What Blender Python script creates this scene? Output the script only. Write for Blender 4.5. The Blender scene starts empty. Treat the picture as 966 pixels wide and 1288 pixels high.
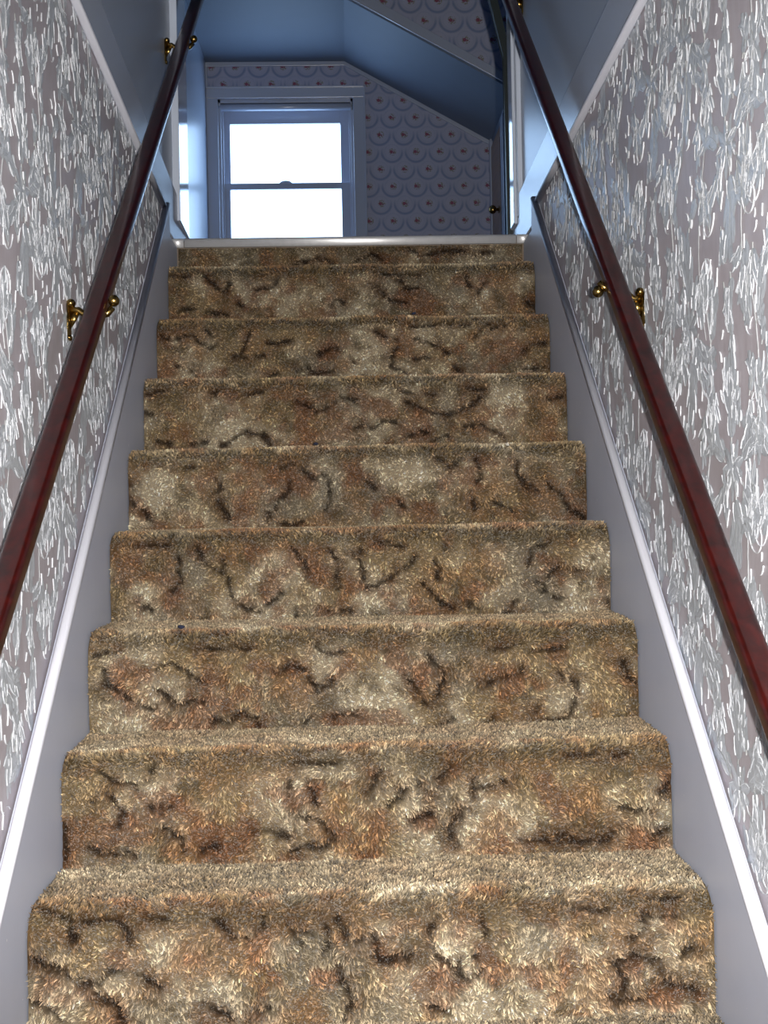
import bpy, bmesh, math, random
import numpy as np
from mathutils import Matrix, Vector, Euler

C = bpy.context.scene.collection
SC = bpy.context.scene
RNG = np.random.default_rng(7)
random.seed(7)

# ------------------------------------------------------------------ camera, world, lights, exposure
def camera():
    yaw, pit, rol = .0307, .001, -.0202
    c, s = math.cos(yaw), math.sin(yaw); A = np.array([[c, -s, 0], [s, c, 0], [0, 0, 1]])
    c, s = math.cos(pit), math.sin(pit); B = np.array([[1, 0, 0], [0, c, s], [0, -s, c]])
    c, s = math.cos(rol), math.sin(rol); D = np.array([[c, 0, s], [0, 1, 0], [-s, 0, c]])
    M = D @ B @ A
    cam = bpy.data.cameras.new('camera'); o = bpy.data.objects.new('camera', cam); C.objects.link(o)
    m = Matrix.Identity(4)
    for i in range(3):
        m[i][0], m[i][1], m[i][2] = M[0][i], M[2][i], -M[1][i]
    m[0][3], m[1][3], m[2][3] = -.0263, -1.7364, .5666
    o.matrix_world = m
    cam.sensor_fit = 'HORIZONTAL'; cam.sensor_width = 36; cam.lens = 1500 / 966 * 36
    cam.clip_start = .05
    SC.camera = o
    return m
CAM = camera()
SC.view_settings.view_transform = 'Standard'
SC.view_settings.look = 'None'
SC.view_settings.exposure = 0.0
SC.view_settings.gamma = 1
SC.view_settings.use_curve_mapping = False
SC.cycles.max_bounces = 10
SC.cycles.diffuse_bounces = 6
SC.cycles.sample_clamp_indirect = 6

W = bpy.data.worlds.new('overcast_sky'); SC.world = W; W.use_nodes = True
bgn = W.node_tree.nodes['Background']
bgn.inputs[0].default_value = (.43, .66, 1.0, 1); bgn.inputs[1].default_value = 6.0

def light(name, kind, loc, power, col, rot=(0, 0, 0), **kw):
    l = bpy.data.lights.new(name, kind); l.energy = power; l.color = col
    for k, v in kw.items(): setattr(l, k, v)
    o = bpy.data.objects.new(name, l); C.objects.link(o); o.location = loc; o.rotation_euler = rot
    return o
# the camera's own flash, a hand's breadth to the right of the lens
flash = light('camera_flash', 'SPOT', CAM @ Vector((.055, .012, .0)), 310, (1, .95, .88), shadow_soft_size=.010, spot_size=math.radians(75), spot_blend=.6)
flash.rotation_euler = CAM.to_euler()
# added soft light for ambient from the unseen lower hall, behind the camera
light('hall_ambient', 'AREA', (0, -2.6, 1.38), 13, (1, .93, .86), shape='DISK', size=.45)
# portal: tells the sampler where the sky comes in
pt = light('window_portal', 'AREA', (-.384, 6.12, 2.71), 1, (1, 1, 1), rot=(-math.pi/2, 0, 0), shape='RECTANGLE', size=.8, size_y=.86)
pt.data.cycles.is_portal = True

# ------------------------------------------------------------------ measures
G, R_, NN = .2169, .1784, 14             # going, rise, number of steps
HW = .5                                   # half width of the carpet
WX = .526                                 # wall plane
LZ = 1.37                                 # landing height
def nose(n): return ((8 - n) * G, (8 - n) * R_)
FLOOR_Z = nose(NN)[1]

# ------------------------------------------------------------------ material helpers
class NT:
    def __init__(s, name, rough=.5, metal=0, spec=.5):
        s.m = bpy.data.materials.new(name); s.m.use_nodes = True
        s.t = s.m.node_tree; s.n = s.t.nodes; s.l = s.t.links
        s.b = s.n['Principled BSDF']
        s.b.inputs['Roughness'].default_value = rough; s.b.inputs['Metallic'].default_value = metal
        s.b.inputs['Specular IOR Level'].default_value = spec
    def put(s, sock, v):
        if isinstance(v, bpy.types.NodeSocket): s.l.new(v, sock)
        else:
            if hasattr(sock.default_value, '__len__') and not hasattr(v, '__len__'): v = (v,) * len(sock.default_value)
            if hasattr(v, '__len__') and len(v) == 3 and len(sock.default_value) == 4: v = (*v, 1)
            sock.default_value = v
    def math(s, op, a, b=0.0, c=0.0, clamp=False):
        n = s.n.new('ShaderNodeMath'); n.operation = op; n.use_clamp = clamp
        for i, v in enumerate((a, b, c)): s.put(n.inputs[i], v)
        return n.outputs[0]
    def mix(s, f, a, b, mode='MIX'):
        n = s.n.new('ShaderNodeMix'); n.data_type = 'RGBA'; n.blend_type = mode
        s.put(n.inputs[0], f); s.put(n.inputs[6], a); s.put(n.inputs[7], b)
        return n.outputs[2]
    def coord(s, kind='Object'):
        return s.n.new('ShaderNodeTexCoord').outputs[kind]
    def mapping(s, v, scale=(1, 1, 1), rot=(0, 0, 0)):
        n = s.n.new('ShaderNodeMapping'); s.l.new(v, n.inputs[0])
        n.inputs['Scale'].default_value = scale; n.inputs['Rotation'].default_value = rot
        return n.outputs[0]
    def noise(s, v, scale, detail=4, rough=.55, dist=0):
        n = s.n.new('ShaderNodeTexNoise'); s.l.new(v, n.inputs['Vector'])
        n.inputs['Scale'].default_value = scale; n.inputs['Detail'].default_value = detail
        n.inputs['Roughness'].default_value = rough; n.inputs['Distortion'].default_value = dist
        return n.outputs[0]
    def ramp(s, f, stops):
        n = s.n.new('ShaderNodeValToRGB'); s.put(n.inputs[0], f)
        e = n.color_ramp.elements
        while len(e) < len(stops): e.new(.5)
        for k, (p, c) in zip(e, stops): k.position = p; k.color = (*c, 1) if len(c) == 3 else c
        return n.outputs[0]
    def bump(s, h, strength=.3, dist=.002):
        n = s.n.new('ShaderNodeBump'); s.l.new(h, n.inputs['Height'])
        n.inputs['Strength'].default_value = strength; n.inputs['Distance'].default_value = dist
        s.l.new(n.outputs[0], s.b.inputs['Normal'])
    def col(s, v): s.put(s.b.inputs['Base Color'], v); return s

def paint(name, col, rough, var=.06, bump=.1, coat=0, spec=.5):
    t = NT(name, rough)
    v = t.coord()
    n = t.noise(v, 5, 4)
    t.col(t.mix(n, tuple(c * (1 - var) for c in col), tuple(min(1, c * (1 + var)) for c in col)))
    n2 = t.noise(t.mapping(v, (60, 60, 60)), 1, 3)
    t.bump(n2, bump, .001)
    t.b.inputs['Specular IOR Level'].default_value = spec
    t.put(t.b.inputs['Coat Weight'], coat); t.put(t.b.inputs['Coat Roughness'], rough * .6)
    return t.m

M = {}
M['skirt'] = paint('pale_grey_gloss_paint', (.43, .45, .53), .42, .05)
def _scuff():
    t = NT('pale_grey_gloss_string', .40)
    v = t.coord()
    n = t.noise(v, 6, 5)
    base = t.mix(n, (.45, .485, .60), (.51, .545, .66))
    sp = t.noise(t.mapping(v, (90, 90, 90)), 1, 2, .4)
    sp = t.math('GREATER_THAN', sp, .78)
    t.col(t.mix(sp, base, (.8, .8, .85)))
    t.bump(t.noise(t.mapping(v, (40, 40, 40)), 1, 3), .15, .001)
    return t.m
M['string'] = _scuff()
M['bead'] = paint('white_gloss_moulding_paint', (.70, .72, .82), .40, .03)
M['upper'] = paint('upper_wall_white_gloss_paint', (.36, .42, .53), .30, .04, .04, spec=1)
M['gloss'] = paint('white_gloss_casing_paint', (.52, .58, .70), .09, .03, .02)
M['trim'] = paint('white_satin_trim_paint', (.42, .47, .58), .26, .03, .03, spec=1)
M['ceil'] = paint('pale_blue_ceiling_paint', (.145, .185, .25), .6, .06, .3)
M['hall'] = paint('lower_hall_plaster', (.55, .52, .50), .7)
M['floor'] = paint('landing_brown_carpet', (.20, .16, .13), .9, .2, .6)

def wood(name, c1, c2, rough=.25):
    t = NT(name, rough)
    v = t.coord()
    n = t.noise(t.mapping(v, (60, 3, 60)), 1, 6, .6, .6)
    t.col(t.ramp(n, [(.3, c1), (.7, c2)]))
    sc = t.noise(t.mapping(v, (130, 7, 130)), 1, 2, .4)
    t.bump(n, .12, .001)
    t.put(t.b.inputs['Coat Weight'], .5); t.put(t.b.inputs['Coat Roughness'], .15)
    return t.m
M['rail'] = wood('dark_red_mahogany_varnish', (.010, .0012, .0010), (.044, .0032, .0022), .33)
M['brown'] = wood('brown_varnished_door_wood', (.13, .050, .018), (.26, .11, .04), .4)
M['darkpost'] = paint('near_black_green_paint', (.010, .016, .018), .45)

def metal(name, col, rough):
    t = NT(name, rough, 1)
    n = t.noise(t.mapping(t.coord(), (40, 40, 40)), 1, 4)
    t.col(t.mix(n, tuple(c * .75 for c in col), col)); t.bump(n, .1, .001)
    return t.m
M['brass'] = metal('aged_brass', (.36, .24, .08), .25)
M['alu'] = metal('brushed_aluminium', (.93, .94, .98), .42)
M['alu'].node_tree.nodes['Principled BSDF'].inputs['Metallic'].default_value = .55

def glass():
    m = bpy.data.materials.new('window_glass'); m.use_nodes = True
    t = m.node_tree; t.nodes.clear()
    o = t.nodes.new('ShaderNodeOutputMaterial'); mx = t.nodes.new('ShaderNodeMixShader')
    tr = t.nodes.new('ShaderNodeBsdfTransparent'); gl = t.nodes.new('ShaderNodeBsdfGlossy')
    gl.inputs['Roughness'].default_value = .02; mx.inputs[0].default_value = .05
    n = t.nodes.new('ShaderNodeTexNoise'); n.inputs['Scale'].default_value = 3
    r = t.nodes.new('ShaderNodeMapRange'); r.inputs[3].default_value = .03; r.inputs[4].default_value = .07
    t.links.new(n.outputs[0], r.inputs[0]); t.links.new(r.outputs[0], mx.inputs[0])
    t.links.new(tr.outputs[0], mx.inputs[1]); t.links.new(gl.outputs[0], mx.inputs[2]); t.links.new(mx.outputs[0], o.inputs[0])
    return m
M['glass'] = glass()

# attribute-coloured materials (the carpet's dye and the wallpaper's print live on the geometry)
def attr_mat(name, rough, bumpk=None, spec=.3):
    t = NT(name, rough, 0, spec)
    a = t.n.new('ShaderNodeAttribute'); a.attribute_name = 'Col'
    n = t.noise(t.mapping(t.coord(), (1, 1, 1)), bumpk or 300, 3)
    t.col(t.mix(.25, a.outputs[0], t.mix(n, (.25, .25, .25), (1, 1, 1)), 'MULTIPLY'))
    return t
def carpet_mats():
    a = attr_mat('sculpted_carpet_backing', .95, 400, .1)
    b = attr_mat('carpet_pile_yarn', .60, 200, .35)
    b.put(b.b.inputs['Sheen Weight'], .25); b.put(b.b.inputs['Sheen Roughness'], .4)
    return a.m, b.m
M['carpet'], M['pile'] = carpet_mats()

def wallpaper():
    t = NT('mauve_grey_embossed_wallpaper', .45)
    v = t.coord()
    n1 = t.noise(t.mapping(v, (1, 38, 11)), 1, 4, .6, .8)
    n2 = t.noise(t.mapping(v, (1, 150, 30)), 1, 3, .5)
    c = t.ramp(n1, [(.35, (.37, .34, .378)), (.55, (.40, .372, .412)), (.75, (.43, .41, .455))])
    t.col(c)
    t.bump(t.math('ADD', n1, t.math('MULTIPLY', n2, .5)), .15, .002)
    return t.m
M['paper'] = wallpaper()
def leafm():
    t = attr_mat('silver_leaf_print', .33, 160, .55)
    v = t.coord()
    n = t.noise(t.mapping(v, (1, 260, 60)), 1, 3, .6, .4)
    t.bump(n, .5, .002)
    return t.m
M['leaf'] = leafm()

def floral():
    """room wallpaper: half-drop fish-scale scallops in blue, each with a small rose"""
    t = NT('rose_and_scallop_wallpaper', .6)
    sep = t.n.new('ShaderNodeSeparateXYZ'); t.l.new(t.coord(), sep.inputs[0])
    PX, PZ = .155, .224
    x, z = sep.outputs[0], sep.outputs[2]
    col = t.mix(t.noise(t.coord(), 14, 3), (.37, .39, .52), (.42, .44, .57))
    nz = t.noise(t.mapping(t.coord(), (110, 110, 110)), 1, 2, .5)
    for ox, oz in ((0, 0), (.5, .5)):
        u = t.math('MULTIPLY', t.math('SUBTRACT', t.math('FRACT', t.math('ADD', t.math('DIVIDE', x, PX), ox + 40)), .5), PX)
        w = t.math('MULTIPLY', t.math('SUBTRACT', t.math('FRACT', t.math('ADD', t.math('DIVIDE', z, PZ), oz + 40)), .5), PZ)
        def dist(uu, ww, sx=1, sz=1):
            a = t.math('MULTIPLY', uu, sx); b = t.math('MULTIPLY', ww, sz)
            return t.math('SQRT', t.math('ADD', t.math('MULTIPLY', a, a), t.math('MULTIPLY', b, b)))
        d = dist(u, w)
        # scallop: ring of radius .072, strongest below the rose
        ring = t.math('SUBTRACT', 1, t.math('DIVIDE', t.math('ABSOLUTE', t.math('SUBTRACT', d, .066)), .013), clamp=True)
        low = t.math('MULTIPLY', t.math('SUBTRACT', .03, w), 20, clamp=True)
        ring = t.math('MULTIPLY', ring, low)
        col = t.mix(t.math('MULTIPLY', ring, .80), col, (.13, .20, .36))
        ring2 = t.math('SUBTRACT', 1, t.math('DIVIDE', t.math('ABSOLUTE', t.math('SUBTRACT', d, .048)), .006), clamp=True)
        col = t.mix(t.math('MULTIPLY', ring2, .25), col, (.20, .28, .44))
        # leaves
        lf = t.math('MULTIPLY', t.math('LESS_THAN', dist(t.math('SUBTRACT', u, .004), w), .024), t.math('GREATER_THAN', nz, .50))
        col = t.mix(t.math('MULTIPLY', lf, .75), col, (.20, .20, .10))
        # rose
        rs = t.math('LESS_THAN', dist(t.math('ADD', u, .004), w), .0105)
        col = t.mix(t.math('MULTIPLY', rs, .9), col, (.24, .05, .10))
        bd = t.math('LESS_THAN', dist(t.math('SUBTRACT', u, .012), t.math('ADD', w, .004)), .006)
        col = t.mix(t.math('MULTIPLY', bd, .8), col, (.22, .07, .11))
    t.col(col)
    return t.m
M['floral'] = floral()

# ------------------------------------------------------------------ geometry helpers
def props(o, label=None, cat=None, group=None, kind=None):
    if label: o['label'] = label
    if cat: o['category'] = cat
    if group: o['group'] = group
    if kind: o['kind'] = kind
    return o
def link(name, me, mats, parent=None, smooth=False):
    o = bpy.data.objects.new(name, me); C.objects.link(o)
    for m in (mats if isinstance(mats, (list, tuple)) else [mats]): me.materials.append(m)
    if parent: o.parent = parent
    if smooth:
        me.polygons.foreach_set('use_smooth', [True] * len(me.polygons))
    return o
def bm_obj(name, bm, mats, parent=None, smooth=False, loc=None):
    bmesh.ops.recalc_face_normals(bm, faces=bm.faces[:])
    me = bpy.data.meshes.new(name); bm.to_mesh(me); bm.free()
    o = link(name, me, mats, parent, smooth)
    if loc is not None:
        me.transform(Matrix.Translation(-Vector(loc))); o.location = loc
    return o
def add_box(bm, x0, x1, y0, y1, z0, z1, bev=0):
    vs = [bm.verts.new((x, y, z)) for x in (x0, x1) for y in (y0, y1) for z in (z0, z1)]
    F = [(0, 1, 3, 2), (4, 6, 7, 5), (0, 4, 5, 1), (2, 3, 7, 6), (0, 2, 6, 4), (1, 5, 7, 3)]
    fs = [bm.faces.new([vs[i] for i in f]) for f in F]
    if bev:
        bmesh.ops.bevel(bm, geom=list({e for f in fs for e in f.edges}), offset=bev, segments=2, profile=.5, affect='EDGES')
def box(name, b, mat, parent=None, bev=0):
    bm = bmesh.new(); add_box(bm, *b, bev=bev)
    return bm_obj(name, bm, mat, parent)
def prism(bm, pts, axis, a, b, bev=0):
    """polygon pts in the plane normal to axis ('x': pts=(y,z); 'y': pts=(x,z)), extruded from a to b"""
    def P(p, t): return (t, p[0], p[1]) if axis == 'x' else ((p[0], t, p[1]) if axis == 'y' else (p[0], p[1], t))
    v0 = [bm.verts.new(P(p, a)) for p in pts]; v1 = [bm.verts.new(P(p, b)) for p in pts]
    n = len(pts); fs = [bm.faces.new(v0), bm.faces.new(v1[::-1])]
    for i in range(n): fs.append(bm.faces.new((v0[i], v1[i], v1[(i + 1) % n], v0[(i + 1) % n])))
    if bev:
        bmesh.ops.bevel(bm, geom=list({e for f in fs for e in f.edges}), offset=bev, segments=2, profile=.5, affect='EDGES')
def prism_obj(name, pts, axis, a, b, mat, parent=None, bev=0):
    bm = bmesh.new(); prism(bm, pts, axis, a, b, bev)
    return bm_obj(name, bm, mat, parent)
def sweep(bm, path, prof, up=(0, 0, 1), cap=True):
    """sweep closed profile [(side, up)] along path"""
    rings = []
    n = len(path)
    for i, p in enumerate(path):
        p = Vector(p)
        d = (Vector(path[min(i + 1, n - 1)]) - Vector(path[max(i - 1, 0)])).normalized()
        s = d.cross(Vector(up)).normalized(); u = s.cross(d).normalized()
        rings.append([bm.verts.new(p + s * a + u * b) for a, b in prof])
    m = len(prof)
    for r0, r1 in zip(rings, rings[1:]):
        for k in range(m): bm.faces.new((r0[k], r0[(k + 1) % m], r1[(k + 1) % m], r1[k]))
    if cap: bm.faces.new(rings[0]); bm.faces.new(rings[-1][::-1])
def circle(r, n=12, sx=1, sy=1): return [(r * sx * math.cos(2 * math.pi * k / n), r * sy * math.sin(2 * math.pi * k / n)) for k in range(n)]
def rrect(w, h, r, seg=4):
    out = []
    for cx, cy, a0 in ((w / 2 - r, h / 2 - r, 0), (-w / 2 + r, h / 2 - r, 90), (-w / 2 + r, -h / 2 + r, 180), (w / 2 - r, -h / 2 + r, 270)):
        for k in range(seg + 1):
            a = math.radians(a0 + 90 * k / seg); out.append((cx + r * math.cos(a), cy + r * math.sin(a)))
    return out
def ball(bm, c, r, s=(1, 1, 1), seg=16):
    q = bmesh.ops.create_uvsphere(bm, u_segments=seg, v_segments=seg // 2 + 2, radius=r)
    bmesh.ops.transform(bm, matrix=Matrix.Translation(c) @ Matrix.Diagonal((*s, 1)), verts=q['verts'])
def np_mesh(name, verts, faces, cols=None):
    me = bpy.data.meshes.new(name)
    faces = np.asarray(faces, np.int32); k = faces.shape[1]
    me.vertices.add(len(verts)); me.vertices.foreach_set('co', np.asarray(verts, np.float32).ravel())
    me.loops.add(faces.size); me.loops.foreach_set('vertex_index', faces.ravel())
    me.polygons.add(len(faces)); me.polygons.foreach_set('loop_start', np.arange(0, faces.size, k, dtype=np.int32))
    me.update(calc_edges=True)
    if cols is not None:
        a = me.color_attributes.new('Col', 'FLOAT_COLOR', 'POINT')
        c = np.ones((len(verts), 4), np.float32); c[:, :3] = cols
        a.data.foreach_set('color', c.ravel())
    me.validate()
    return me

# value noise in numpy
_P = np.random.default_rng(3).random((256, 256))
def vnoise(x, y, sc, seed=0):
    x = np.asarray(x) * sc + seed * 17.3 + 500; y = np.asarray(y) * sc + seed * 9.1 + 500
    xi = np.floor(x).astype(int); yi = np.floor(y).astype(int)
    fx = x - xi; fy = y - yi; fx = fx * fx * (3 - 2 * fx); fy = fy * fy * (3 - 2 * fy)
    g = lambda a, b: _P[a % 256, b % 256]
    return (g(xi, yi) * (1 - fx) * (1 - fy) + g(xi + 1, yi) * fx * (1 - fy) + g(xi, yi + 1) * (1 - fx) * fy + g(xi + 1, yi + 1) * fx * fy)
def fbm(x, y, sc, oct=4, seed=0, gain=.55):
    s = 0; a = 1; t = 0
    for k in range(oct):
        s = s + a * vnoise(x, y, sc * 2 ** k, seed + k); t += a; a *= gain
    return s / t

# ------------------------------------------------------------------ carpet
VEINS = {
 0: [[[-171,68], [-128,57], [-93,51], [-51,67]], [[13,65], [56,42], [91,60]], [[170,25], [206,50], [260,35], [332,39]], [[356,46], [417,40]]],
 1: [[[-402,16], [-386,44], [-347,73], [-330,39]], [[-491,20], [-441,24]], [[-314,101], [-298,110]], [[-57,111], [-40,97], [-23,105]], [[-263,68], [-213,58], [-201,33]], [[-476,121], [-432,116]], [[-399,128], [-337,132]], [[52,62], [82,79], [99,99], [144,108]], [[122,46], [139,52]], [[144,69], [184,69]], [[344,83], [368,49]], [[309,31], [319,65]], [[61,22], [185,30]], [[477,113], [499,124]]],
 2: [[[-451,51], [-417,40], [-389,63], [-367,78], [-350,67]], [[-452,119], [-424,125], [-405,145]], [[-308,96], [-272,99], [-227,97]], [[-288,90], [-265,34]], [[-220,63], [-198,69], [-158,58]], [[-91,96], [-57,77], [-18,92], [-4,120]], [[-149,138], [-120,127], [-109,144], [-58,142]], [[-377,21], [-361,44]], [[-222,153], [-199,143]], [[-490,42], [-467,51]], [[57,39], [74,56], [105,63]], [[110,80], [96,102], [92,130], [134,151]], [[148,24], [182,21], [228,11], [290,23]], [[156,61], [193,70], [215,81], [238,99]], [[304,60], [330,32], [342,15]], [[347,38], [387,22]], [[254,133], [271,145]], [[431,96], [460,77], [489,74]], [[436,142], [499,137]], [[152,114], [186,109]]],
 3: [[[-327,19], [-342,46]], [[-136,57], [-106,72]], [[-95,83], [-60,67], [-43,51], [0,57]], [[-322,160], [-289,144], [-262,126], [-219,135], [-203,160]], [[-487,32], [-449,17]], [[-499,81], [-483,81]], [[-468,147], [-441,153]], [[-398,156], [-354,154]], [[-249,36], [-222,26]], [[-15,52], [7,70]], [[-5,126], [18,112], [40,124], [69,107], [97,113]], [[107,32], [143,44], [183,47]], [[118,60], [148,78], [182,92], [216,96], [250,82], [285,69], [293,55]], [[119,142], [153,137], [170,135]], [[181,157], [218,144]], [[255,125], [289,114], [309,129], [346,146]], [[268,29], [302,32]], [[455,60], [495,58]]],
 4: [[[-177,48], [-144,33], [-118,49], [-100,71], [-75,61]], [[-65,77], [-66,118], [-74,139]], [[-151,76], [-151,97], [-178,116], [-181,132]], [[-306,67], [-296,81], [-317,97]], [[-310,108], [-291,135], [-284,156]], [[-470,129], [-452,156]], [[-496,77], [-494,120]], [[-396,39], [-343,37]], [[-200,142], [-201,155]], [[-174,167], [-120,165]], [[174,22], [199,50], [227,28]], [[255,29], [268,63], [259,88]], [[248,118], [250,143]], [[350,31], [350,64], [366,92], [394,107]], [[411,88], [439,111], [466,150], [500,165]], [[298,130], [337,148]], [[19,75], [36,97]], [[91,121], [96,137]]],
 5: [[[-368,41], [-363,74], [-358,97], [-381,118]], [[-326,28], [-313,59], [-280,82], [-274,54]], [[-269,82], [-264,121], [-237,150], [-204,159], [-175,140], [-155,121]], [[-140,29], [-118,57], [-110,77]], [[-67,36], [-48,64], [-49,115]], [[0,37], [-6,65], [5,82]], [[-134,158], [-132,186]], [[-86,153], [-59,165], [-25,163]], [[-437,148], [-412,151]], [[-445,11], [-384,13]], [[-12,43], [-1,77], [9,116]], [[12,119], [49,103], [88,78], [111,59]], [[165,24], [168,46]], [[150,66], [155,102]], [[121,110], [138,130], [160,156], [182,162]], [[211,151], [236,169]], [[336,75], [345,45], [382,29]], [[375,104], [393,82], [438,89]], [[352,112], [375,141], [405,150]], [[289,181], [312,151]], [[33,21], [84,33]], [[493,149], [498,183]]],
 6: [[[-474,57], [-469,86], [-441,106], [-413,127], [-382,139]], [[-378,68], [-350,55], [-327,67], [-316,81], [-283,90]], [[-373,105], [-346,128], [-317,124], [-284,127]], [[-279,161], [-250,165], [-227,148], [-199,161], [-194,183]], [[-158,74], [-135,60], [-110,75], [-88,112], [-59,90]], [[-83,16], [-84,41], [-35,45]], [[-298,22], [-259,22], [-202,27]], [[-115,171], [-97,160]], [[-58,158], [-12,154]], [[-490,34], [-445,24]], [[77,88], [94,122], [111,140]], [[118,52], [140,81], [140,112], [128,129]], [[223,106], [246,95], [286,87], [286,76]], [[355,92], [386,113], [386,141], [371,169], [324,182]], [[308,159], [317,148]], [[216,183], [233,169]], [[133,186], [159,167]], [[474,69], [482,98], [499,110]], [[30,24], [41,41]], [[224,46], [293,30]], [[299,48], [368,38]]],
 7: [[[-437,16], [-410,39], [-388,40], [-374,54]], [[-388,48], [-354,40]], [[-450,72], [-427,61], [-400,93], [-411,112]], [[-355,85], [-321,81]], [[-333,117], [-311,132], [-303,155]], [[-283,158], [-252,148]], [[-129,44], [-133,69]], [[-93,56], [-88,90]], [[9,50], [0,81]], [[-193,129], [-165,127], [-137,137]], [[-132,165], [-115,154], [-81,158], [-61,145]], [[-119,103], [-86,110], [-63,136]], [[-457,147], [-435,156], [-384,158]], [[-347,-7], [-354,24]], [[-117,7], [-50,12]], [[-498,104], [-496,166]], [[22,25], [4,56], [-2,81]], [[138,25], [115,53]], [[35,91], [66,66], [87,58], [97,78]], [[175,49], [171,80]], [[174,66], [209,64], [226,59]], [[154,102], [133,130], [141,165]], [[68,120], [103,107]], [[315,150], [344,162], [390,157], [413,138]], [[414,107], [465,111]], [[464,157], [490,143]], [[483,86], [498,64]], [[324,8], [376,3]], [[404,10], [433,2]], [[252,156], [315,158]]],
 8: [[[-483,-25], [-445,-2], [-435,42]], [[-445,-7], [-418,7], [-369,-2]], [[-372,0], [-359,28], [-359,45]], [[-331,-1], [-299,5]], [[-233,5], [-212,36], [-190,50], [-168,40], [-156,7]], [[-124,25], [-108,58]], [[-121,33], [-80,45], [-70,59]], [[-69,26], [-61,59], [-73,70]], [[-54,76], [-49,115], [-36,137], [-44,170]], [[-52,16], [-37,55], [-4,53]], [[-495,68], [-452,85], [-420,106], [-399,106], [-382,88], [-338,95], [-312,115]], [[-402,123], [-372,143], [-367,162]], [[-497,128], [-464,140], [-451,159]], [[-247,139], [-209,162]], [[-187,163], [-154,150]], [[-24,55], [2,51], [1,76], [15,88], [55,78]], [[90,17], [84,39], [83,64]], [[161,-1], [163,53]], [[91,76], [114,96], [125,114], [153,112]], [[114,96], [151,81]], [[396,20], [393,54], [378,65]], [[396,26], [442,30]], [[349,98], [366,124], [363,144]], [[355,101], [392,91], [418,100], [423,118]], [[426,129], [474,145]], [[348,152], [394,156]], [[452,93], [475,82]], [[81,152], [107,164]], [[294,9], [351,13]], [[414,-7], [454,-12]]],
}

def seg_dist(px, py, segs):
    best = np.full(px.shape, 9.0)
    for (x0, y0, x1, y1) in segs:
        dx, dy = x1 - x0, y1 - y0; L = dx * dx + dy * dy + 1e-12
        t = np.clip(((px - x0) * dx + (py - y0) * dy) / L, 0, 1)
        best = np.minimum(best, np.hypot(px - x0 - t * dx, py - y0 - t * dy))
    return best
def step_segs(n):
    segs = []
    vs = VEINS.get(n)
    if vs is None:
        rr = random.Random(n); vs = []
        for k in range(52):
            x, y = rr.uniform(-480, 480), rr.uniform(5, 165); a = rr.uniform(0, 6.28); l = [(x, y)]
            for q in range(rr.randint(1, 4)):
                a += rr.uniform(-1.1, 1.1); x += 28 * math.cos(a); y += 20 * math.sin(a); l.append((x, y))
            vs.append(l)
    for l in vs:
        for (a, b), (c, d) in zip(l, l[1:]): segs.append((a / 1000, b / 1000, c / 1000, d / 1000))
    return segs
def carpet_fields(n, x, t):
    """x across, t = distance below the nosing line along the riser (negative: tread)"""
    wx = x + (fbm(x, t, 90, 3, 11 + n, .8) - .5) * .019; wt = t + (fbm(x, t, 90, 3, 31 + n, .8) - .5) * .019
    d = seg_dist(wx, wt, step_segs(n))
    wv = .0034 + .0058 * fbm(x, t, 34, 2, 5 + n)
    vein = np.exp(-(d / wv) ** 2) * np.clip((fbm(x, t, 70, 2, 77 + n) - .15) * 4, 0, 1)
    halo = np.exp(-(d / .020) ** 2)
    a = fbm(x, t, 9, 4, 40 + n); b = fbm(x, t, 14, 4, 60 + n); c = fbm(x, t, 24, 4, 90 + n, .65); e = fbm(x, t, 7, 3, 120 + n)
    beige = np.array([.39, .285, .155]); light = np.array([.72, .60, .42]); tan = np.array([.34, .175, .070]); olive = np.array([.125, .088, .038]); dark = np.array([.016, .009, .005]); grey = np.array([.27, .23, .165]); rust = np.array([.24, .095, .040])
    S = lambda v, lo, hi: np.clip((v - lo) / (hi - lo), 0, 1)[..., None]
    col = beige + (light - beige) * S(a, .40, .60)
    col = col + (grey - col) * S(e, .50, .66) * .75
    col = col + (tan - col) * S(b, .48, .66) * .68
    col = col + (olive - col) * S(c, .51, .70) * .72
    col = col + (rust - col) * (S(fbm(x, t, 20, 3, 150 + n), .54, .70) * .65)
    # olive band under the nosing; grazing light on tread pile painted in as grey
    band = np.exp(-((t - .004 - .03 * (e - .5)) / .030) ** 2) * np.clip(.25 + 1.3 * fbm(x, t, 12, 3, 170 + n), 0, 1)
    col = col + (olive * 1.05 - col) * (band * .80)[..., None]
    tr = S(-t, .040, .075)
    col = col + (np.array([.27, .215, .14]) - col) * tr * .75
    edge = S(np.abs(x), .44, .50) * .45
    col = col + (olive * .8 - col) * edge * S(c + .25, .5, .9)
    col = col + (rust * .8 - col) * (halo * .45 * S(c, .35, .6)[..., 0])[..., None]
    col = col + (dark - col) * (vein * .93)[..., None]
    return np.clip(col, .01, 1), vein, halo
RAD = .046
def profile(n):
    """list of (y, z, ny, nz, t) from the back of the tread to the foot of the riser"""
    y0, z0 = nose(n)
    pts = []
    if n > 0:
        a = np.linspace(G, RAD, 30)
        for v in a: pts.append((y0 + v, z0, 0, 1, -v))
        for k in range(1, 13):
            q = math.pi / 2 * k / 13
            pts.append((y0 + RAD - RAD * math.sin(q), z0 - RAD + RAD * math.cos(q), -math.sin(q), math.cos(q), -RAD + 2 * RAD * (k / 13)))
        for v in np.linspace(RAD, R_, 30): pts.append((y0, z0 - v, -1, 0, v))
    else:
        for v in np.linspace(0, 1.3435 - nose(1)[1], 22): pts.append((y0 - .001, 1.3435 - v, -1, 0, v + .02))
    return np.array(pts)
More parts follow.
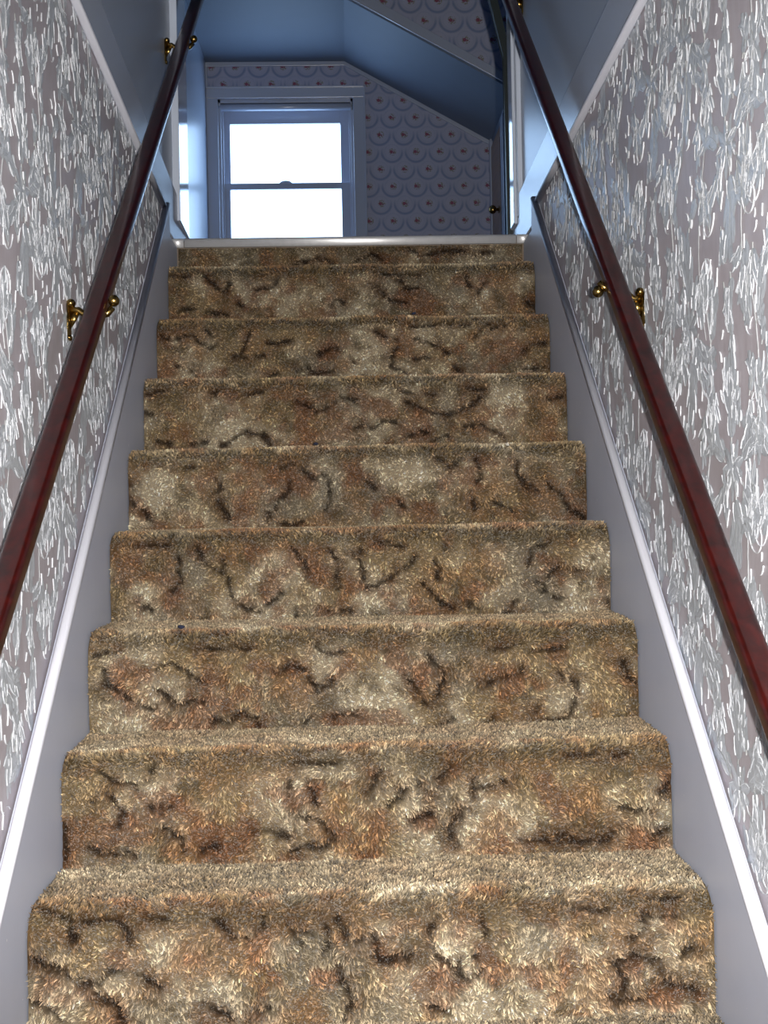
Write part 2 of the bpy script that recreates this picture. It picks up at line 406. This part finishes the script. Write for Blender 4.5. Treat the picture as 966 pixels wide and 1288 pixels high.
def surf(n, x, k, pr):
    """x array, k float index into the profile"""
    i = np.clip(np.floor(k).astype(int), 0, len(pr) - 2); f = (k - i)[..., None]
    p = pr[i] * (1 - f) + pr[i + 1] * f
    nl = np.hypot(p[..., 2], p[..., 3]); ny, nz = p[..., 2] / nl, p[..., 3] / nl
    t = p[..., 4]
    # gentle unevenness of a stretched, worn carpet
    h = (fbm(x, t, 6, 3, 200 + n) - .5) * .010
    return p[..., 0] + ny * h, p[..., 1] + nz * h, ny, nz, t
def carpet_section(n, parent):
    pr = profile(n); nx = 220 if n <= 9 else 40
    xs = np.linspace(-HW, HW, nx)
    X, K = np.meshgrid(xs, np.arange(len(pr), dtype=float))
    y, z, ny, nz, t = surf(n, X, K, pr)
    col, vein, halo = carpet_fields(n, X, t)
    dz = -.0055 * vein
    V = np.stack([X, y + ny * dz, z + nz * dz], -1).reshape(-1, 3)
    r, c = X.shape
    idx = np.arange(r * c).reshape(r, c)
    F = np.stack([idx[:-1, :-1], idx[1:, :-1], idx[1:, 1:], idx[:-1, 1:]], -1).reshape(-1, 4)
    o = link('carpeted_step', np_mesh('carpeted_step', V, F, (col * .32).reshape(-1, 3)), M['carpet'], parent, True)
    if n <= 10:
        z8 = 1.7364 + (8 - n) * G
        dens = min(240000, 235000 * (1.75 / z8) ** 1.05)            # tufts per square metre of carpet
        area = float(np.sum(np.hypot(np.diff(pr[:, 0]), np.diff(pr[:, 1])))) * 1.0
        N = int(dens * area)
        seg = np.hypot(np.diff(pr[:, 0]), np.diff(pr[:, 1])); cs = np.concatenate([[0], np.cumsum(seg)])
        sl = RNG.random(N) * cs[-1]; kk = np.interp(sl, cs, np.arange(len(pr)))
        x = RNG.uniform(-HW + .002, HW - .002, N)
        y, z, ny, nz, t = surf(n, x, kk, pr)
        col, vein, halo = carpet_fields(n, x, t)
        nrm = np.stack([np.zeros(N), ny, nz], -1)
        dwn = np.stack([np.zeros(N), nz, -ny], -1) * -1.0
        # tangent that runs down the riser / forward on the tread
        dwn = np.stack([np.zeros(N), -nz, ny], -1)
        # yarn tufts: blades of one tuft share a tone and a lean
        P_ = .0046
        ti = np.floor(x / P_).astype(int); tj = np.floor(t / P_ + .5 * (ti % 2)).astype(int)
        hsh = lambda k: _P[(ti * 31 + tj * 17 + k * 7) % 256, (tj * 13 + ti * 5 + k * 3) % 256]
        cxt = (ti + .3 + .4 * hsh(1)) * P_; ctt = (tj - .5 * (ti % 2) + .3 + .4 * hsh(2)) * P_
        offx = (cxt - x); offt = (ctt - t)
        rad = np.clip(np.hypot(offx, offt) / (P_ * .7), 0, 1)
        ang = fbm(x, t, 16, 3, 300 + n) * 14.0 + (hsh(3) - .5) * 2.2
        lean = np.stack([np.cos(ang), dwn[:, 1] * np.sin(ang), dwn[:, 2] * np.sin(ang)], -1)
        L = (.0052 + .0032 * RNG.random(N)) * (1 - .5 * vein) * (1 - .25 * np.clip((-t - .03) / .02, 0, 1))
        dirv = nrm * .72 + lean * .50 + dwn * .15 + RNG.normal(0, .20, (N, 3)) + np.stack([offx, dwn[:, 1] * offt, dwn[:, 2] * offt], -1) / P_ * .5
        dirv /= np.linalg.norm(dirv, axis=1)[:, None]
        wd = .00095 * (z8 / 1.75) ** .45 * (.7 + .7 * RNG.random(N))
        side = np.cross(dirv, RNG.normal(0, 1, (N, 3))); side /= np.linalg.norm(side, axis=1)[:, None]
        base = np.stack([x, y, z], -1) - nrm * (.0065 * vein)[:, None]
        tip = base + dirv * L[:, None]
        tip[:, 0] = np.clip(tip[:, 0], -HW - .0015, HW + .0015)
        b0 = base - side * wd[:, None]; b1 = base + side * wd[:, None]
        V = np.stack([b0, b1, tip + side * wd[:, None] * .45, tip - side * wd[:, None] * .45], 1).reshape(-1, 3)
        F = np.arange(4 * N).reshape(N, 4)
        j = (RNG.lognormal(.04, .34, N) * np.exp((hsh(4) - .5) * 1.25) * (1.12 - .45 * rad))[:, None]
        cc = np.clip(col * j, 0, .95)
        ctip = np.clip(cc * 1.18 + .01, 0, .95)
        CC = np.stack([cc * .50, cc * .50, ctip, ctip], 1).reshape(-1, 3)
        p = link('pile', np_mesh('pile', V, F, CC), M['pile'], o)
        props(p, kind='stuff')
    return o

def empty(name, loc, *a, **k):
    o = bpy.data.objects.new(name, None); C.objects.link(o); o.location = loc
    o.empty_display_size = .1
    return props(o, *a, **k)

carpet = empty('stair_carpet', (0, 0, 0), 'sculpted shag carpet in mottled beige, tan and olive covering every stair', 'carpet')
for n in range(0, NN): carpet_section(n, carpet)

# ------------------------------------------------------------------ staircase: strings, carcass, metal edge
stair = empty('staircase', (0, 0, 0), 'steep boxed-in staircase with pale grey side strings under white beads', 'stairs')
SL = R_ / G
y_lo = nose(NN)[0]
for s, off in ((-1, .125), (1, .138)):
    y1 = (1.425 - off) / SL                    # where the string meets the skirting above
    pts = [(y_lo - .05, FLOOR_Z), (y_lo - .05, SL * (y_lo - .05) + off), (y1, 1.425), (y1 + .01, 1.346), (nose(0)[0] - .014, 1.346), (nose(0)[0] - .014, 1.10), (y_lo + .5, FLOOR_Z)]
    a, b = s * (HW + .0025), s * (WX - .003)
    g = prism_obj('string_board', pts, 'x', min(a, b), max(a, b), M['string'], stair)
    bm = bmesh.new()
    d = Vector((0, 1, SL)).normalized()
    path = [(s * (HW + .010), y, SL * y + off + .004) for y in (y_lo - .05, (y_lo + y1) / 2, y1 + .006)]
    sweep(bm, path, rrect(.018, .016, .007, 4))
    bm_obj('bead_moulding', bm, M['bead'], g, True)
# aluminium nosing in three lengths
nosing = empty('stair_nosing', (0, nose(0)[0], LZ), 'shiny aluminium edging strip along the top of the stairs', 'edging')
for x0, x1 in ((-.524, -.4835), (-.4815, .4815), (.4835, .524)):
    bm = bmesh.new()
    prof = []
    yN = nose(0)[0]
    prof = [(yN + .05, LZ + .003)] + [(yN - .003 - .009 * math.sin(q), LZ - .006 + .009 * math.cos(q)) for q in np.linspace(0, 1.75, 9)] + [(yN - .0095, LZ - .0225), (yN - .005, LZ - .0245), (yN - .003, LZ - .0225), (yN - .003, LZ - .001)]
    prism(bm, [(a, b) for a, b in prof], 'x', x0, x1)
    o = bm_obj('nosing_strip', bm, M['alu'])
    for p in o.data.polygons: p.use_smooth = len(p.vertices) == 4
    o.parent = nosing; o.location = (0, -yN, -LZ)
# bits of blue lint
def lint(x, y, z, lab):
    bm = bmesh.new(); ball(bm, (0, 0, 0), .0045, (1.3, .8, .7), 8)
    for v in bm.verts: v.co *= 1 + random.uniform(-.25, .25)
    o = bm_obj('lint_scrap', bm, M['lint']); o.location = (x, y, z)
    props(o, lab, 'lint', 'scraps of dark blue lint')
M['lint'] = paint('dark_blue_lint', (.01, .015, .04), .9)
lint(-.092, nose(4)[0] + .028, nose(4)[1] + .009, 'tiny dark blue scrap of lint on a nosing left of centre, half way up')
lint(.155, nose(2)[0] + .028, nose(2)[1] + .009, 'tiny dark blue scrap of lint on a nosing right of centre, near the top')
lint(-.335, nose(6)[0] + .028, nose(6)[1] + .009, 'tiny dark blue scrap of lint on a lower nosing towards the left string')

# ------------------------------------------------------------------ stairwell walls with raised leaf print
YB, YF = -3.6, 2.02                       # back of the lower hall, front end of the stairwell walls
def top_line(s, y):
    return 1.416 + .060 * (1.717 - y) + (.045 * max(0, 1.717 - y) if s < 0 and y > .3 else (.045 * 1.417 if s < 0 else 0)) if s < 0 else 1.419 + .040 * (1.714 - y)
def strokes(seed):
    """one repeat of the wallpaper: (kind, centre line points, half width) in metres, u right, v up"""
    r = random.Random(seed); out = []
    TU, TV = .40, .46
    def leaf(u, v, a, L, w, curl, hi=True):
        pts = []
        for k in range(7):
            q = k / 6; aa = a + curl * (q - .2)
            if k: u += L / 6 * math.cos(aa); v += L / 6 * math.sin(aa)
            pts.append((u, v))
        out.append(('fill', pts, w))
        
        if r.random() < .6: out.append(('vein', pts[1:6], w * .13))
        if hi:
            sd = 1 if r.random() < .5 else -1
            q = []
            for k, (x, y) in enumerate(pts):
                t = k / 6; ww = w * math.sin(math.pi * min(1, t * .9 + .1)) * .9
                a0 = a + curl * (t - .2)
                q.append((x - sd * ww * math.sin(a0), y + sd * ww * math.cos(a0)))
            
            if r.random() < .6: out.append(('hi', q[r.randint(1, 3):], .0008))
            if r.random() < .4: out.append(('hi', [(x + .002, y) for x, y in pts[3:]], .0006))
        return u, v
    def spray(u, v, a, n, L, spread, w=.008):
        w *= 1.9; L *= 1.12
        for k in range(n):
            q = (k / (n - 1) - .5) if n > 1 else 0
            leaf(u, v, a + q * spread, L * (1 - .45 * abs(q)) * r.uniform(.8, 1.15), w * r.uniform(.7, 1.2), -q * 1.6 + r.uniform(-.3, .3))
    def stem(pts): out.append(('stem', pts, .0012))
    def scroll(u, v, a, L, c):
        pts = []
        for k in range(11):
            aa = a + c * (k / 10) ** 1.5; u += L / 10 * math.cos(aa); v += L / 10 * math.sin(aa); pts.append((u, v))
        out.append(('hi', pts, .0008)); return pts[-1]
    U, D = math.pi / 2, -math.pi / 2
    def plume(u, v, a, L, curl, wf=1.0, n=5):
        """feathery acanthus leaf: a curved rib with pointed lobes on both sides"""
        rib = []
        for k in range(n * 2 + 1):
            q = k / (n * 2); aa = a + curl * q
            rib.append((u, v, aa)); u += L / (n * 2) * math.cos(aa); v += L / (n * 2) * math.sin(aa)
        out.append(('fill', [(p[0], p[1]) for p in rib[1:]], .015 * wf))
        for k in range(1, n * 2):
            q = k / (n * 2); x, y, aa = rib[k]
            for sg in ((-1, 1) if k % 2 else (1,) if curl > 0 else (-1,)):
                l = L * (.20 + .30 * math.sin(math.pi * (.15 + .7 * q))) * r.uniform(.75, 1.15)
                w = .0090 * wf * r.uniform(.8, 1.2); a0 = aa + sg * r.uniform(.35, .75); c = -sg * r.uniform(-.2, 1.0)
                pts = []; X, Y = x, y
                for m in range(5):
                    pts.append((X, Y)); a1 = a0 + c * m / 4; X += l / 4 * math.cos(a1); Y += l / 4 * math.sin(a1)
                out.append(('fill', pts, w))
                if r.random() < .38:
                    out.append(('hi', [(px_ - sg * w * .7 * math.sin(a0) * s_, py_ + sg * w * .7 * math.cos(a0) * s_) for (px_, py_), s_ in zip(pts[1:], (1, 1, .7, .2))], .00060))
        out.append(('vein', [(p[0], p[1]) for p in rib[:-2]], .0011))
        if r.random() < .8: out.append(('hi', [(p[0] + .0022, p[1]) for p in rib[2:-3]], .0006))
        return rib[-1]
    def rosette(cu, cv, R0):
        for ring, (n, l, w) in enumerate(((9, R0, .0085), (7, R0 * .6, .0065))):
            for k in range(n):
                a = k * 2 * math.pi / n + ring * .4
                leaf(cu + .003 * math.cos(a), cv + .003 * math.sin(a), a, l * r.uniform(.85, 1.15), w, r.uniform(-.4, .4), k % 2 == 0)
    spots = []
    for cu, cv in ((.10, .11), (.30, .34)):
        rosette(cu, cv, .042)
        plume(cu + .005, cv + .035, U + .15, .105, -.5, 1.25)
        plume(cu - .01, cv - .035, D - .15, .110, .6, 1.25)
        plume(cu + .035, cv + .01, U - .75, .085, -.9); plume(cu - .035, cv + .01, U + .75, .085, .9)
        plume(cu + .040, cv - .02, D + .60, .085, .9); plume(cu - .040, cv - .02, D - .60, .085, -.9)
        pts = [(cu + .115 + .030 * math.sin(k / 15 * 6.28), cv - .26 + .52 * k / 15) for k in range(16)]
        stem(pts)
        for k in range(1, 15, 2):
            x, y = pts[k]; sg = 1 if (k // 2) % 2 else -1
            plume(x, y, (U if k % 4 == 1 else D) - sg * r.uniform(.3, .8), r.uniform(.055, .085), sg * r.uniform(.5, 1.6), .85, 4)
            spots.append((x, y))
        scroll(cu + .06, cv + .06, U - .2, .10, -3.4); scroll(cu - .06, cv + .05, U + .2, .10, 3.4)
        scroll(cu + .06, cv - .07, D + .2, .09, 3.4); scroll(cu - .06, cv - .08, D - .2, .09, -3.4)
    for k in range(52):
        u, v = r.uniform(0, TU), r.uniform(0, TV)
        plume(u, v, r.choice((U, D)) + r.uniform(-.5, .5), r.uniform(.04, .07), r.uniform(-1.4, 1.4), .8, 3)
    for k in range(45):
        u, v = r.uniform(0, TU), r.uniform(0, TV); a = r.choice((U, D)) + r.uniform(-.3, .3); c = r.uniform(-1, 1); L = r.uniform(.012, .030)
        out.append(('hi', [(u + L * q / 4 * math.cos(a + c * q / 4), v + L * q / 4 * math.sin(a + c * q / 4)) for q in range(5)], .0007))
    return out, TU, TV
COLS = {'fill': (.47, .51, .57), 'vein': (.35, .37, .385), 'hi': (.64, .67, .73), 'stem': (.42, .44, .47)}
HGT = {'stem': .0014, 'fill': .0012, 'vein': .0016, 'hi': .0021}
def leaf_mesh(s):
    st, TU, TV = strokes(11)
    V = []; F = []; CL = []
    rr = random.Random(5)
    for iu in range(-5, 8):
        y0 = -1.75 + (iu + 5) * TU * 1.0 - TU * .0
        if y0 > 2.1: continue
        for iv in range(-1, 7):
            z0 = -1.1 + iv * TV + (iu % 2) * TV * .5
            for kind, pts, w in st:
                P = [(y0 + (p[0] if s > 0 else TU - p[0]), z0 + p[1]) for p in pts]
                cy = P[len(P) // 2][0]; cz = P[len(P) // 2][1]
                if cy > 1.70 or cy < -1.7: continue
                lo = SL * cy + .145 if cy > y_lo else -9
                if cz < lo + .0 or cz > top_line(s, cy) + .02: continue
                if max(p[1] for p in P) > top_line(s, cy) + .07 or min(p[1] for p in P) < lo - .04: continue
                n = len(P); base = len(V); hh = HGT[kind] + rr.uniform(0, .0006)
                cc = np.array(COLS[kind]) * rr.uniform(.86, 1.12)
                for k, (a, b) in enumerate(P):
                    pa, pb = P[max(k - 1, 0)], P[min(k + 1, n - 1)]
                    dx, dy = pb[0] - pa[0], pb[1] - pa[1]; l = math.hypot(dx, dy) + 1e-9
                    q = k / (n - 1)
                    ww = w * (math.sin(math.pi * (.06 + .88 * q)) ** .7 if kind == 'fill' else (.35 + .65 * math.sin(math.pi * q)))
                    ox, oy = -dy / l * ww, dx / l * ww
                    X = WX
                    V += [(s * (X - .0003), a + ox, b + oy), (s * (X - hh), a, b), (s * (X - .0003), a - ox, b - oy)]
                    e = .80 if kind == 'fill' else 1
                    CL += [cc * e, cc * 1.08, cc * e]
                    if k:
                        i = base + 3 * k
                        F += [(i - 3, i, i + 1, i - 2), (i - 2, i + 1, i + 2, i - 1)]
    V = np.array(V); F = np.array(F)
    return np_mesh('leaf_pattern', V, F, np.array(CL))
for s, nm in ((-1, 'wall_left'), (1, 'wall_right')):
    bm = bmesh.new()
    a, b = sorted((s * WX, s * (WX + .10)))
    n_ = 24
    ys = np.linspace(YB, YF - .012, n_)
    pts = [(YB, FLOOR_Z - .05)] + [(y, top_line(s, y) + .01) for y in ys] + [(YF - .012, .55), (nose(NN)[0], FLOOR_Z - .05)]
    pts = [(YB, FLOOR_Z - .05)] + [(y, top_line(s, y) + .01) for y in ys] + [(YF - .012, FLOOR_Z - .05)]
    prism(bm, pts, 'x', a, b)
    w = bm_obj(nm, bm, M['paper']); props(w, 'wallpapered stairwell wall, mauve grey with raised silver leaf scrolls', kind='structure')
    lf = link('leaf_pattern', leaf_mesh(s), M['leaf'], w, True); props(lf, kind='stuff')
    # painted wall above landing level
    pts = [(y, top_line(s, y) + .01) for y in ys] + [(YF - .012, 4.3), (YB, 4.3)]
    w2 = prism_obj('wall_upper_left' if s < 0 else 'wall_upper_right', pts, 'x', a, b, M['upper'])
    props(w2, kind='structure')
    # skirting: runs along the top of the wallpaper, drops to the landing at its end
    H = .118
    xi, xo = s * (WX - .012), s * (WX + .004)
    a, b = sorted((xi, xo))
    pj = (1.425 - (.125 if s < 0 else .138)) / SL
    pts = [(y, top_line(s, y)) for y in np.linspace(-1.4, pj + .02, 10)] + [(pj + .07, LZ + .004), (YF, LZ + .004), (YF, top_line(s, YF) + H - .01)] + [(y, top_line(s, y) + H) for y in np.linspace(YF - .03, -1.4, 12)]
    bb = prism_obj('baseboard_left' if s < 0 else 'baseboard_right', pts, 'x', a, b, M['trim'] if s < 0 else M['trim'], bev=.003)
    props(bb, kind='structure')
    bm = bmesh.new()
    path = [(s * (WX - .010), y, top_line(s, y) - .004) for y in np.linspace(-1.4, pj + .01, 10)]
    sweep(bm, path, rrect(.018, .012, .005, 3))
    bm_obj('edge_bead', bm, M['bead'], bb, True)
    # door-casing at the end of the wall
    bm = bmesh.new()
    if s > 0:
        add_box(bm, .505, .53, YF - .10, YF - .012, LZ + .08, 4.2, .004); add_box(bm, .512, .53, YF - .145, YF - .11, LZ + .09, 4.2, .004)
        add_box(bm, .53, .63, YF - .011, YF + .012, LZ, 4.2, .004)
    else:
        prism(bm, [(-.53, YF - .19), (-.505, YF - .19), (-.510, YF + .05), (-.53, YF + .05)], 'z', LZ + .08, 4.2, .002); add_box(bm, -.63, -.53, YF - .011, YF + .012, LZ, 4.2, .004)
    props(bm_obj('trim_%d' % (1 if s < 0 else 2), bm, M['gloss']), kind='structure')

# ------------------------------------------------------------------ lower hall (behind the camera)
props(box('floor', (-WX - .1, WX + .1, YB, YF, FLOOR_Z - .06, FLOOR_Z), M['floor']), kind='structure')
props(box('wall_back', (-WX, WX, YB - .1, YB, FLOOR_Z, 4.3), M['hall']), kind='structure')
props(box('ceiling_lower_hall', (-WX, WX, YB, -1.35, 1.42, 1.50), M['hall']), kind='structure')
props(box('wall_lower_front', (-WX, WX, -1.45, -1.35, 1.50, 4.3), M['hall']), kind='structure')

props(box('wall_under_landing', (-WX - .1, WX + .1, YF, YF + .1, FLOOR_Z, LZ - .14), M['hall']), kind='structure')
# ------------------------------------------------------------------ upper room
RL, RR, YW, YN = -.885, .954, 6.0, 5.04   # left wall, knee wall, window wall, near gable plane
ZC, ZK, XC = 3.50, 2.972, .012            # flat ceiling, top of knee wall, crease
props(box('floor_landing', (-1.6, 1.9, nose(0)[0] + .018, YW + .1, LZ - .14, LZ), M['floor']), kind='structure')
wx0, wx1, wz0, wz1 = -.815, .068, 2.22, 3.262    # structural opening
bm = bmesh.new()
TH = .16
for poly in ([(RL, LZ), (wx0, LZ), (wx0, ZC), (RL, ZC)], [(wx0, wz1), (wx1, wz1), (wx1, ZC), (wx0, ZC)], [(wx0, LZ), (wx1, LZ), (wx1, wz0), (wx0, wz0)],
             [(wx1, LZ), (RR, LZ), (RR, ZK), (wx1, ZC - (ZC - ZK) * (wx1 - XC) / (RR - XC)), ]):
    prism(bm, poly, 'y', YW, YW + TH)
prism(bm, [(wx1 - .02, ZC - .04), (wx1, ZC - .035), (wx1, ZC)], 'y', YW + .001, YW + TH)
props(bm_obj('wall_window', bm, M['floral']), 'far gable wall papered with small roses in blue scallops', kind='structure')
props(box('wall_room_left', (RL - .1, RL, YF + .1, YW + TH, LZ, 4.3), M['upper']), kind='structure')
# knee wall with a low door
dy0, dy1, dz1 = 5.375, 5.89, 2.905
bm = bmesh.new()
add_box(bm, RR, RR + .10, dy1, YW, LZ, ZK); add_box(bm, RR, RR + .10, dy0, dy1, dz1, ZK); add_box(bm, RR, RR + .1, YN - .1, dy0, LZ, ZK)
props(bm_obj('wall_knee', bm, M['ceil']), kind='structure')
bm = bmesh.new(); add_box(bm, RR - .012, RR + .03, dy0 + .004, dy1 - .004, LZ + .01, dz1 - .004, .004)
door = props(bm_obj('door_1', bm, M['brown']), 'low brown wooden closet door in the knee wall', kind='structure')
bm = bmesh.new()
for a, b, c, d in ((dy0 + .07, dy1 - .07, 2.2, 2.83), (dy0 + .07, dy1 - .07, 1.5, 2.1)): add_box(bm, RR - .016, RR - .008, a, b, c, d, .003)
bm_obj('door_panel', bm, M['brown'], door)
bm = bmesh.new(); ball(bm, (RR - .055, 5.53, 2.41), .024, (1, 1, 1.1)); ball(bm, (RR - .016, 5.53, 2.41), .024, (.25, 1, 1))
q = bmesh.ops.create_cone(bm, segments=12, radius1=.009, radius2=.009, depth=.04, cap_ends=True); bmesh.ops.transform(bm, matrix=Matrix.Translation((RR - .034, 5.53, 2.41)) @ Matrix.Rotation(math.pi / 2, 4, 'Y'), verts=q['verts'])
bm_obj('door_knob', bm, M['brass'], door, True)
bm = bmesh.new(); add_box(bm, RR - .022, RR, dy0 - .12, dy0, LZ, ZK - .06, .003); add_box(bm, RR - .02, RR, dy1, dy1 + .05, LZ, dz1 + .04, .003)
props(bm_obj('trim_3', bm, M['trim']), 'white door casing beside the low brown door', kind='structure')
# ceilings of the dormer end
sl = (ZK - ZC) / (RR - XC)
bm = bmesh.new(); prism(bm, [(RL, ZC), (XC, ZC), (RR, ZK), (RR + .1, ZK), (RR + .1, ZK + .03), (XC, ZC + .035), (RL, ZC + .035)], 'y', YN, YW + TH)
props(bm_obj('ceiling', bm, M['ceil']), 'pale blue flat and sloping dormer ceiling', kind='structure')
# gable above the slope, nearer than the window wall
ZG = 4.3
bm = bmesh.new(); prism(bm, [(RL - .1, ZC + .045), (XC + .03, ZC + .045), (RR + .5, ZC + .045 + sl * (RR + .5 - XC)), (RR + .5, ZG), (RL - .1, ZG)], 'y', YN - .02, YN + .06)
props(bm_obj('wall_gable', bm, M['floral']), 'nearer papered gable above the sloping ceiling, roses in blue scallops', kind='structure')
bm = bmesh.new(); prism(bm, [(RL, ZC - .0), (XC + .01, ZC - .0), (RR + .05, ZC + sl * (RR + .04 - XC)), (RR + .05, ZC + sl * (RR + .04 - XC) + .052), (XC + .04, ZC + .052), (RL, ZC + .052)], 'y', YN - .035, YN - .021, .003)
props(bm_obj('trim_4', bm, M['trim']), kind='structure')
# rest of the shell, out of view
props(box('ceiling_upper', (-1.6, 1.9, YB - .1, YN + .1, 4.3, 4.4), M['ceil']), kind='structure')
props(box('wall_room_right', (RR + .10, RR + .2, YF + .1, YN, LZ, 4.3), M['ceil']), kind='structure')
bm = bmesh.new(); add_box(bm, WX + .1, RR + .2, YF - .1, YF + .0, LZ, 4.3); 
props(bm_obj('wall_landing_right', bm, M['ceil']), kind='structure')
bm = bmesh.new(); add_box(bm, RL - .1, -WX - .1, YF - .1, YF + .0, LZ, 4.3)
props(bm_obj('wall_landing_left', bm, M['ceil']), kind='structure')
# crown moulding along the window wall
bm = bmesh.new()
prof = [(-.0, -.03), (.0, .012), (.016, .012), (.016, -.02), (.008, -.03)]
def crown(x0, z0, x1, z1, h=.028):
    v = [(x0, z0), (x1, z1), (x1, z1 - h), (x0, z0 - h)]
    prism(bm, v, 'y', YW - .014, YW + .001, .002)
crown(RL, ZC, XC + .004, ZC); crown(XC, ZC, RR, ZK)
props(bm_obj('trim_5', bm, M['trim']), kind='structure')
bm = bmesh.new(); add_box(bm, RR - .012, RR + .001, dy1 + .05, YW - .002, LZ, ZK, .002); add_box(bm, RL, RL + .012, YW - .02, YW, LZ, ZC - .03, .002)
props(bm_obj('trim_6', bm, M['trim']), kind='structure')

# window: casing, frame, two sashes, latch, blind
win = props(empty('window_1', (-.38, YW, 2.3)), 'white double-hung sash window with bright sky behind', kind='structure')
def wpart(name, bm, mat, parent=win, smooth=False):
    o = bm_obj(name, bm, mat, None, smooth)
    par = parent; o.parent = par
    base = Vector((0, 0, 0)); q = par
    while q: base += q.location; q = q.parent
    o.data.transform(Matrix.Translation(-base)); return o
bm = bmesh.new()
cx0, cx1, cz1, cz0 = RL + .002, .143, 3.337, 2.18
add_box(bm, cx0, wx0 + .006, YW - .022, YW, cz0, wz1, .004); add_box(bm, wx1 - .006, cx1, YW - .022, YW, cz0, wz1, .004); add_box(bm, cx0, cx1, YW - .024, YW, wz1 + .0, cz1, .004)
add_box(bm, cx1 - .012, cx1, YW - .034, YW - .02, cz0, cz1, .003); add_box(bm, cx0, cx1, YW - .034, YW - .02, cz1 - .012, cz1, .003)
wpart('window_casing', bm, M['trim'])
bm = bmesh.new(); add_box(bm, cx0 - .0, cx1 + .02, YW - .06, YW + .02, 2.215, 2.245, .005); add_box(bm, cx0, cx1, YW - .02, YW, 2.12, 2.214, .004)
wpart('window_sill', bm, M['trim'])
bm = bmesh.new()   # box frame with stops stepping in
for q, (d0, d1) in enumerate(((0, .16), (.035, .05), (.085, .10))):
    k = (.022, .034, .032)[q]
    add_box(bm, wx0, wx0 + k, YW + d0, YW + d1, wz0, wz1, .002); add_box(bm, wx1 - k, wx1, YW + d0, YW + d1, wz0, wz1, .002); add_box(bm, wx0, wx1, YW + d0, YW + d1, wz1 - k, wz1, .002)
add_box(bm, wx0, wx1, YW, YW + .16, wz0, wz0 + .05, .002)
wpart('window_frame', bm, M['trim'])
GX0, GX1 = -.745, -.022
def sash(z0, z1, g0, g1, y0, y1, nm):
    bm = bmesh.new()
    add_box(bm, wx0 + .022, GX0, y0, y1, z0, z1, .003); add_box(bm, GX1, wx1 - .022, y0, y1, z0, z1, .003)
    add_box(bm, GX0 - .002, GX1 + .002, y0, y1, z0, g0, .003); add_box(bm, GX0 - .002, GX1 + .002, y0, y1, g1, z1, .003)
    s = wpart('window_sash', bm, M['trim'])
    bm = bmesh.new(); ym = (y0 + y1) / 2; add_box(bm, GX0 - .004, GX1 + .004, ym - .0015, ym + .0015, g0 - .004, g1 + .004)
    g = wpart('glass_pane', bm, M['glass'], s)
sash(2.71, 3.24, 2.735, 3.135, YW + .102, YW + .135, 'u')
sash(2.27, 2.733, 2.31, 2.692, YW + .052, YW + .084, 'l')
bm = bmesh.new(); ball(bm, (-.385, YW + .075, 2.742), .028, (1.3, .4, .45)); add_box(bm, -.425, -.345, YW + .06, YW + .09, 2.733, 2.739, .001)
wpart('sash_latch', bm, M['trim'], smooth=True)
bl = empty('roller_blind', (-.374, YW, 3.215), 'rolled-up white blind under the head of the window casing', 'blind')
bm = bmesh.new(); sweep(bm, [(-.445 + .0, .02, 0), (.43, .02, 0)], circle(.022, 14)); bm_obj('blind_roll', bm, M['trim'], bl, True)
for x in (-.446, .434):
    bm = bmesh.new(); add_box(bm, x - .003, x + .003, -.012, .045, -.028, .03, .001); bm_obj('blind_bracket', bm, M['darkpost'], bl)
# exterior reveal so that the wall has a sill outside
# dark kinked post beside the right-hand casing
bm = bmesh.new()
prism(bm, [(.500, LZ), (.5265, LZ), (.5265, 2.00), (.482, 2.19), (.40, 2.50), (.375, 2.50), (.457, 2.19), (.500, 2.01)], 'y', 2.03, 2.06, .003)
props(bm_obj('trim_7', bm, M['darkpost']), 'near-black frame edge that leans inward at its top beside the right casing', kind='structure')

# ------------------------------------------------------------------ handrails
def handrail(s, c0, sl_, lab, tops):
    root = empty('handrail', (s * WX, 0, c0), lab, 'handrail', 'handrails of the staircase')
    rx = s * .471 - s * WX
    bm = bmesh.new()
    path = [(rx, y, sl_ * y) for y in np.linspace(-1.0, 2.32, 9)]
    sweep(bm, path, rrect(.036, .028, .008, 4), up=(0, 0, 1))
    for p in bm.faces: p.smooth = True
    bm_obj('rail', bm, M['rail'], root, False)
    for y, zw in tops:
        z = sl_ * y
        bm = bmesh.new()
        # wall plate: upright rounded plate with a rolled top
        sx = -s; zp = z - (.022 if s < 0 else .050)
        add_box(bm, min(0, sx * .005), max(0, sx * .005), y - .012, y + .012, zp - .036, zp + .026, .004)
        ball(bm, (sx * .007, y, zp + .026), .0085, (1, 1.3, 1))
        ball(bm, (sx * .004, y, zp - .036), .006, (.7, 1.4, 1))
        pl = bm_obj('bracket', bm, M['brass'], root, True)
        bm = bmesh.new()
        sweep(bm, [(sx * .003, y, zp + .014), (sx * .020, y, zp + .014), (sx * .036, y, z - .020), (sx * .056, y, z - .020), (sx * .072, y, z - .016), (sx * .082, y, z - .004)], circle(.006, 10, 1, 1.2), up=(0, 1, 0))
        prism(bm, [(sx * .004, zp - .022), (sx * .004, zp + .012), (sx * .024, zp + .012), (sx * .016, zp - .004)], 'y', y - .003, y + .003)
        bm_obj('bracket_arm', bm, M['brass'], pl, True)
        bm = bmesh.new(); ball(bm, (sx * .084, y, z + (.008 if s < 0 else -.022)), .0105, (1, 1, 1.05), 16)
        bm_obj('bracket_knob', bm, M['brass'], pl, True)
    return root
handrail(-1, .6155, .769, 'dark red wooden handrail on the left wall with brass bracket', [(.44, 0), (1.72, 0)])
handrail(1, .618, .840, 'dark red wooden handrail on the right wall with brass bracket', [(.44, 0), (1.80, 0)])
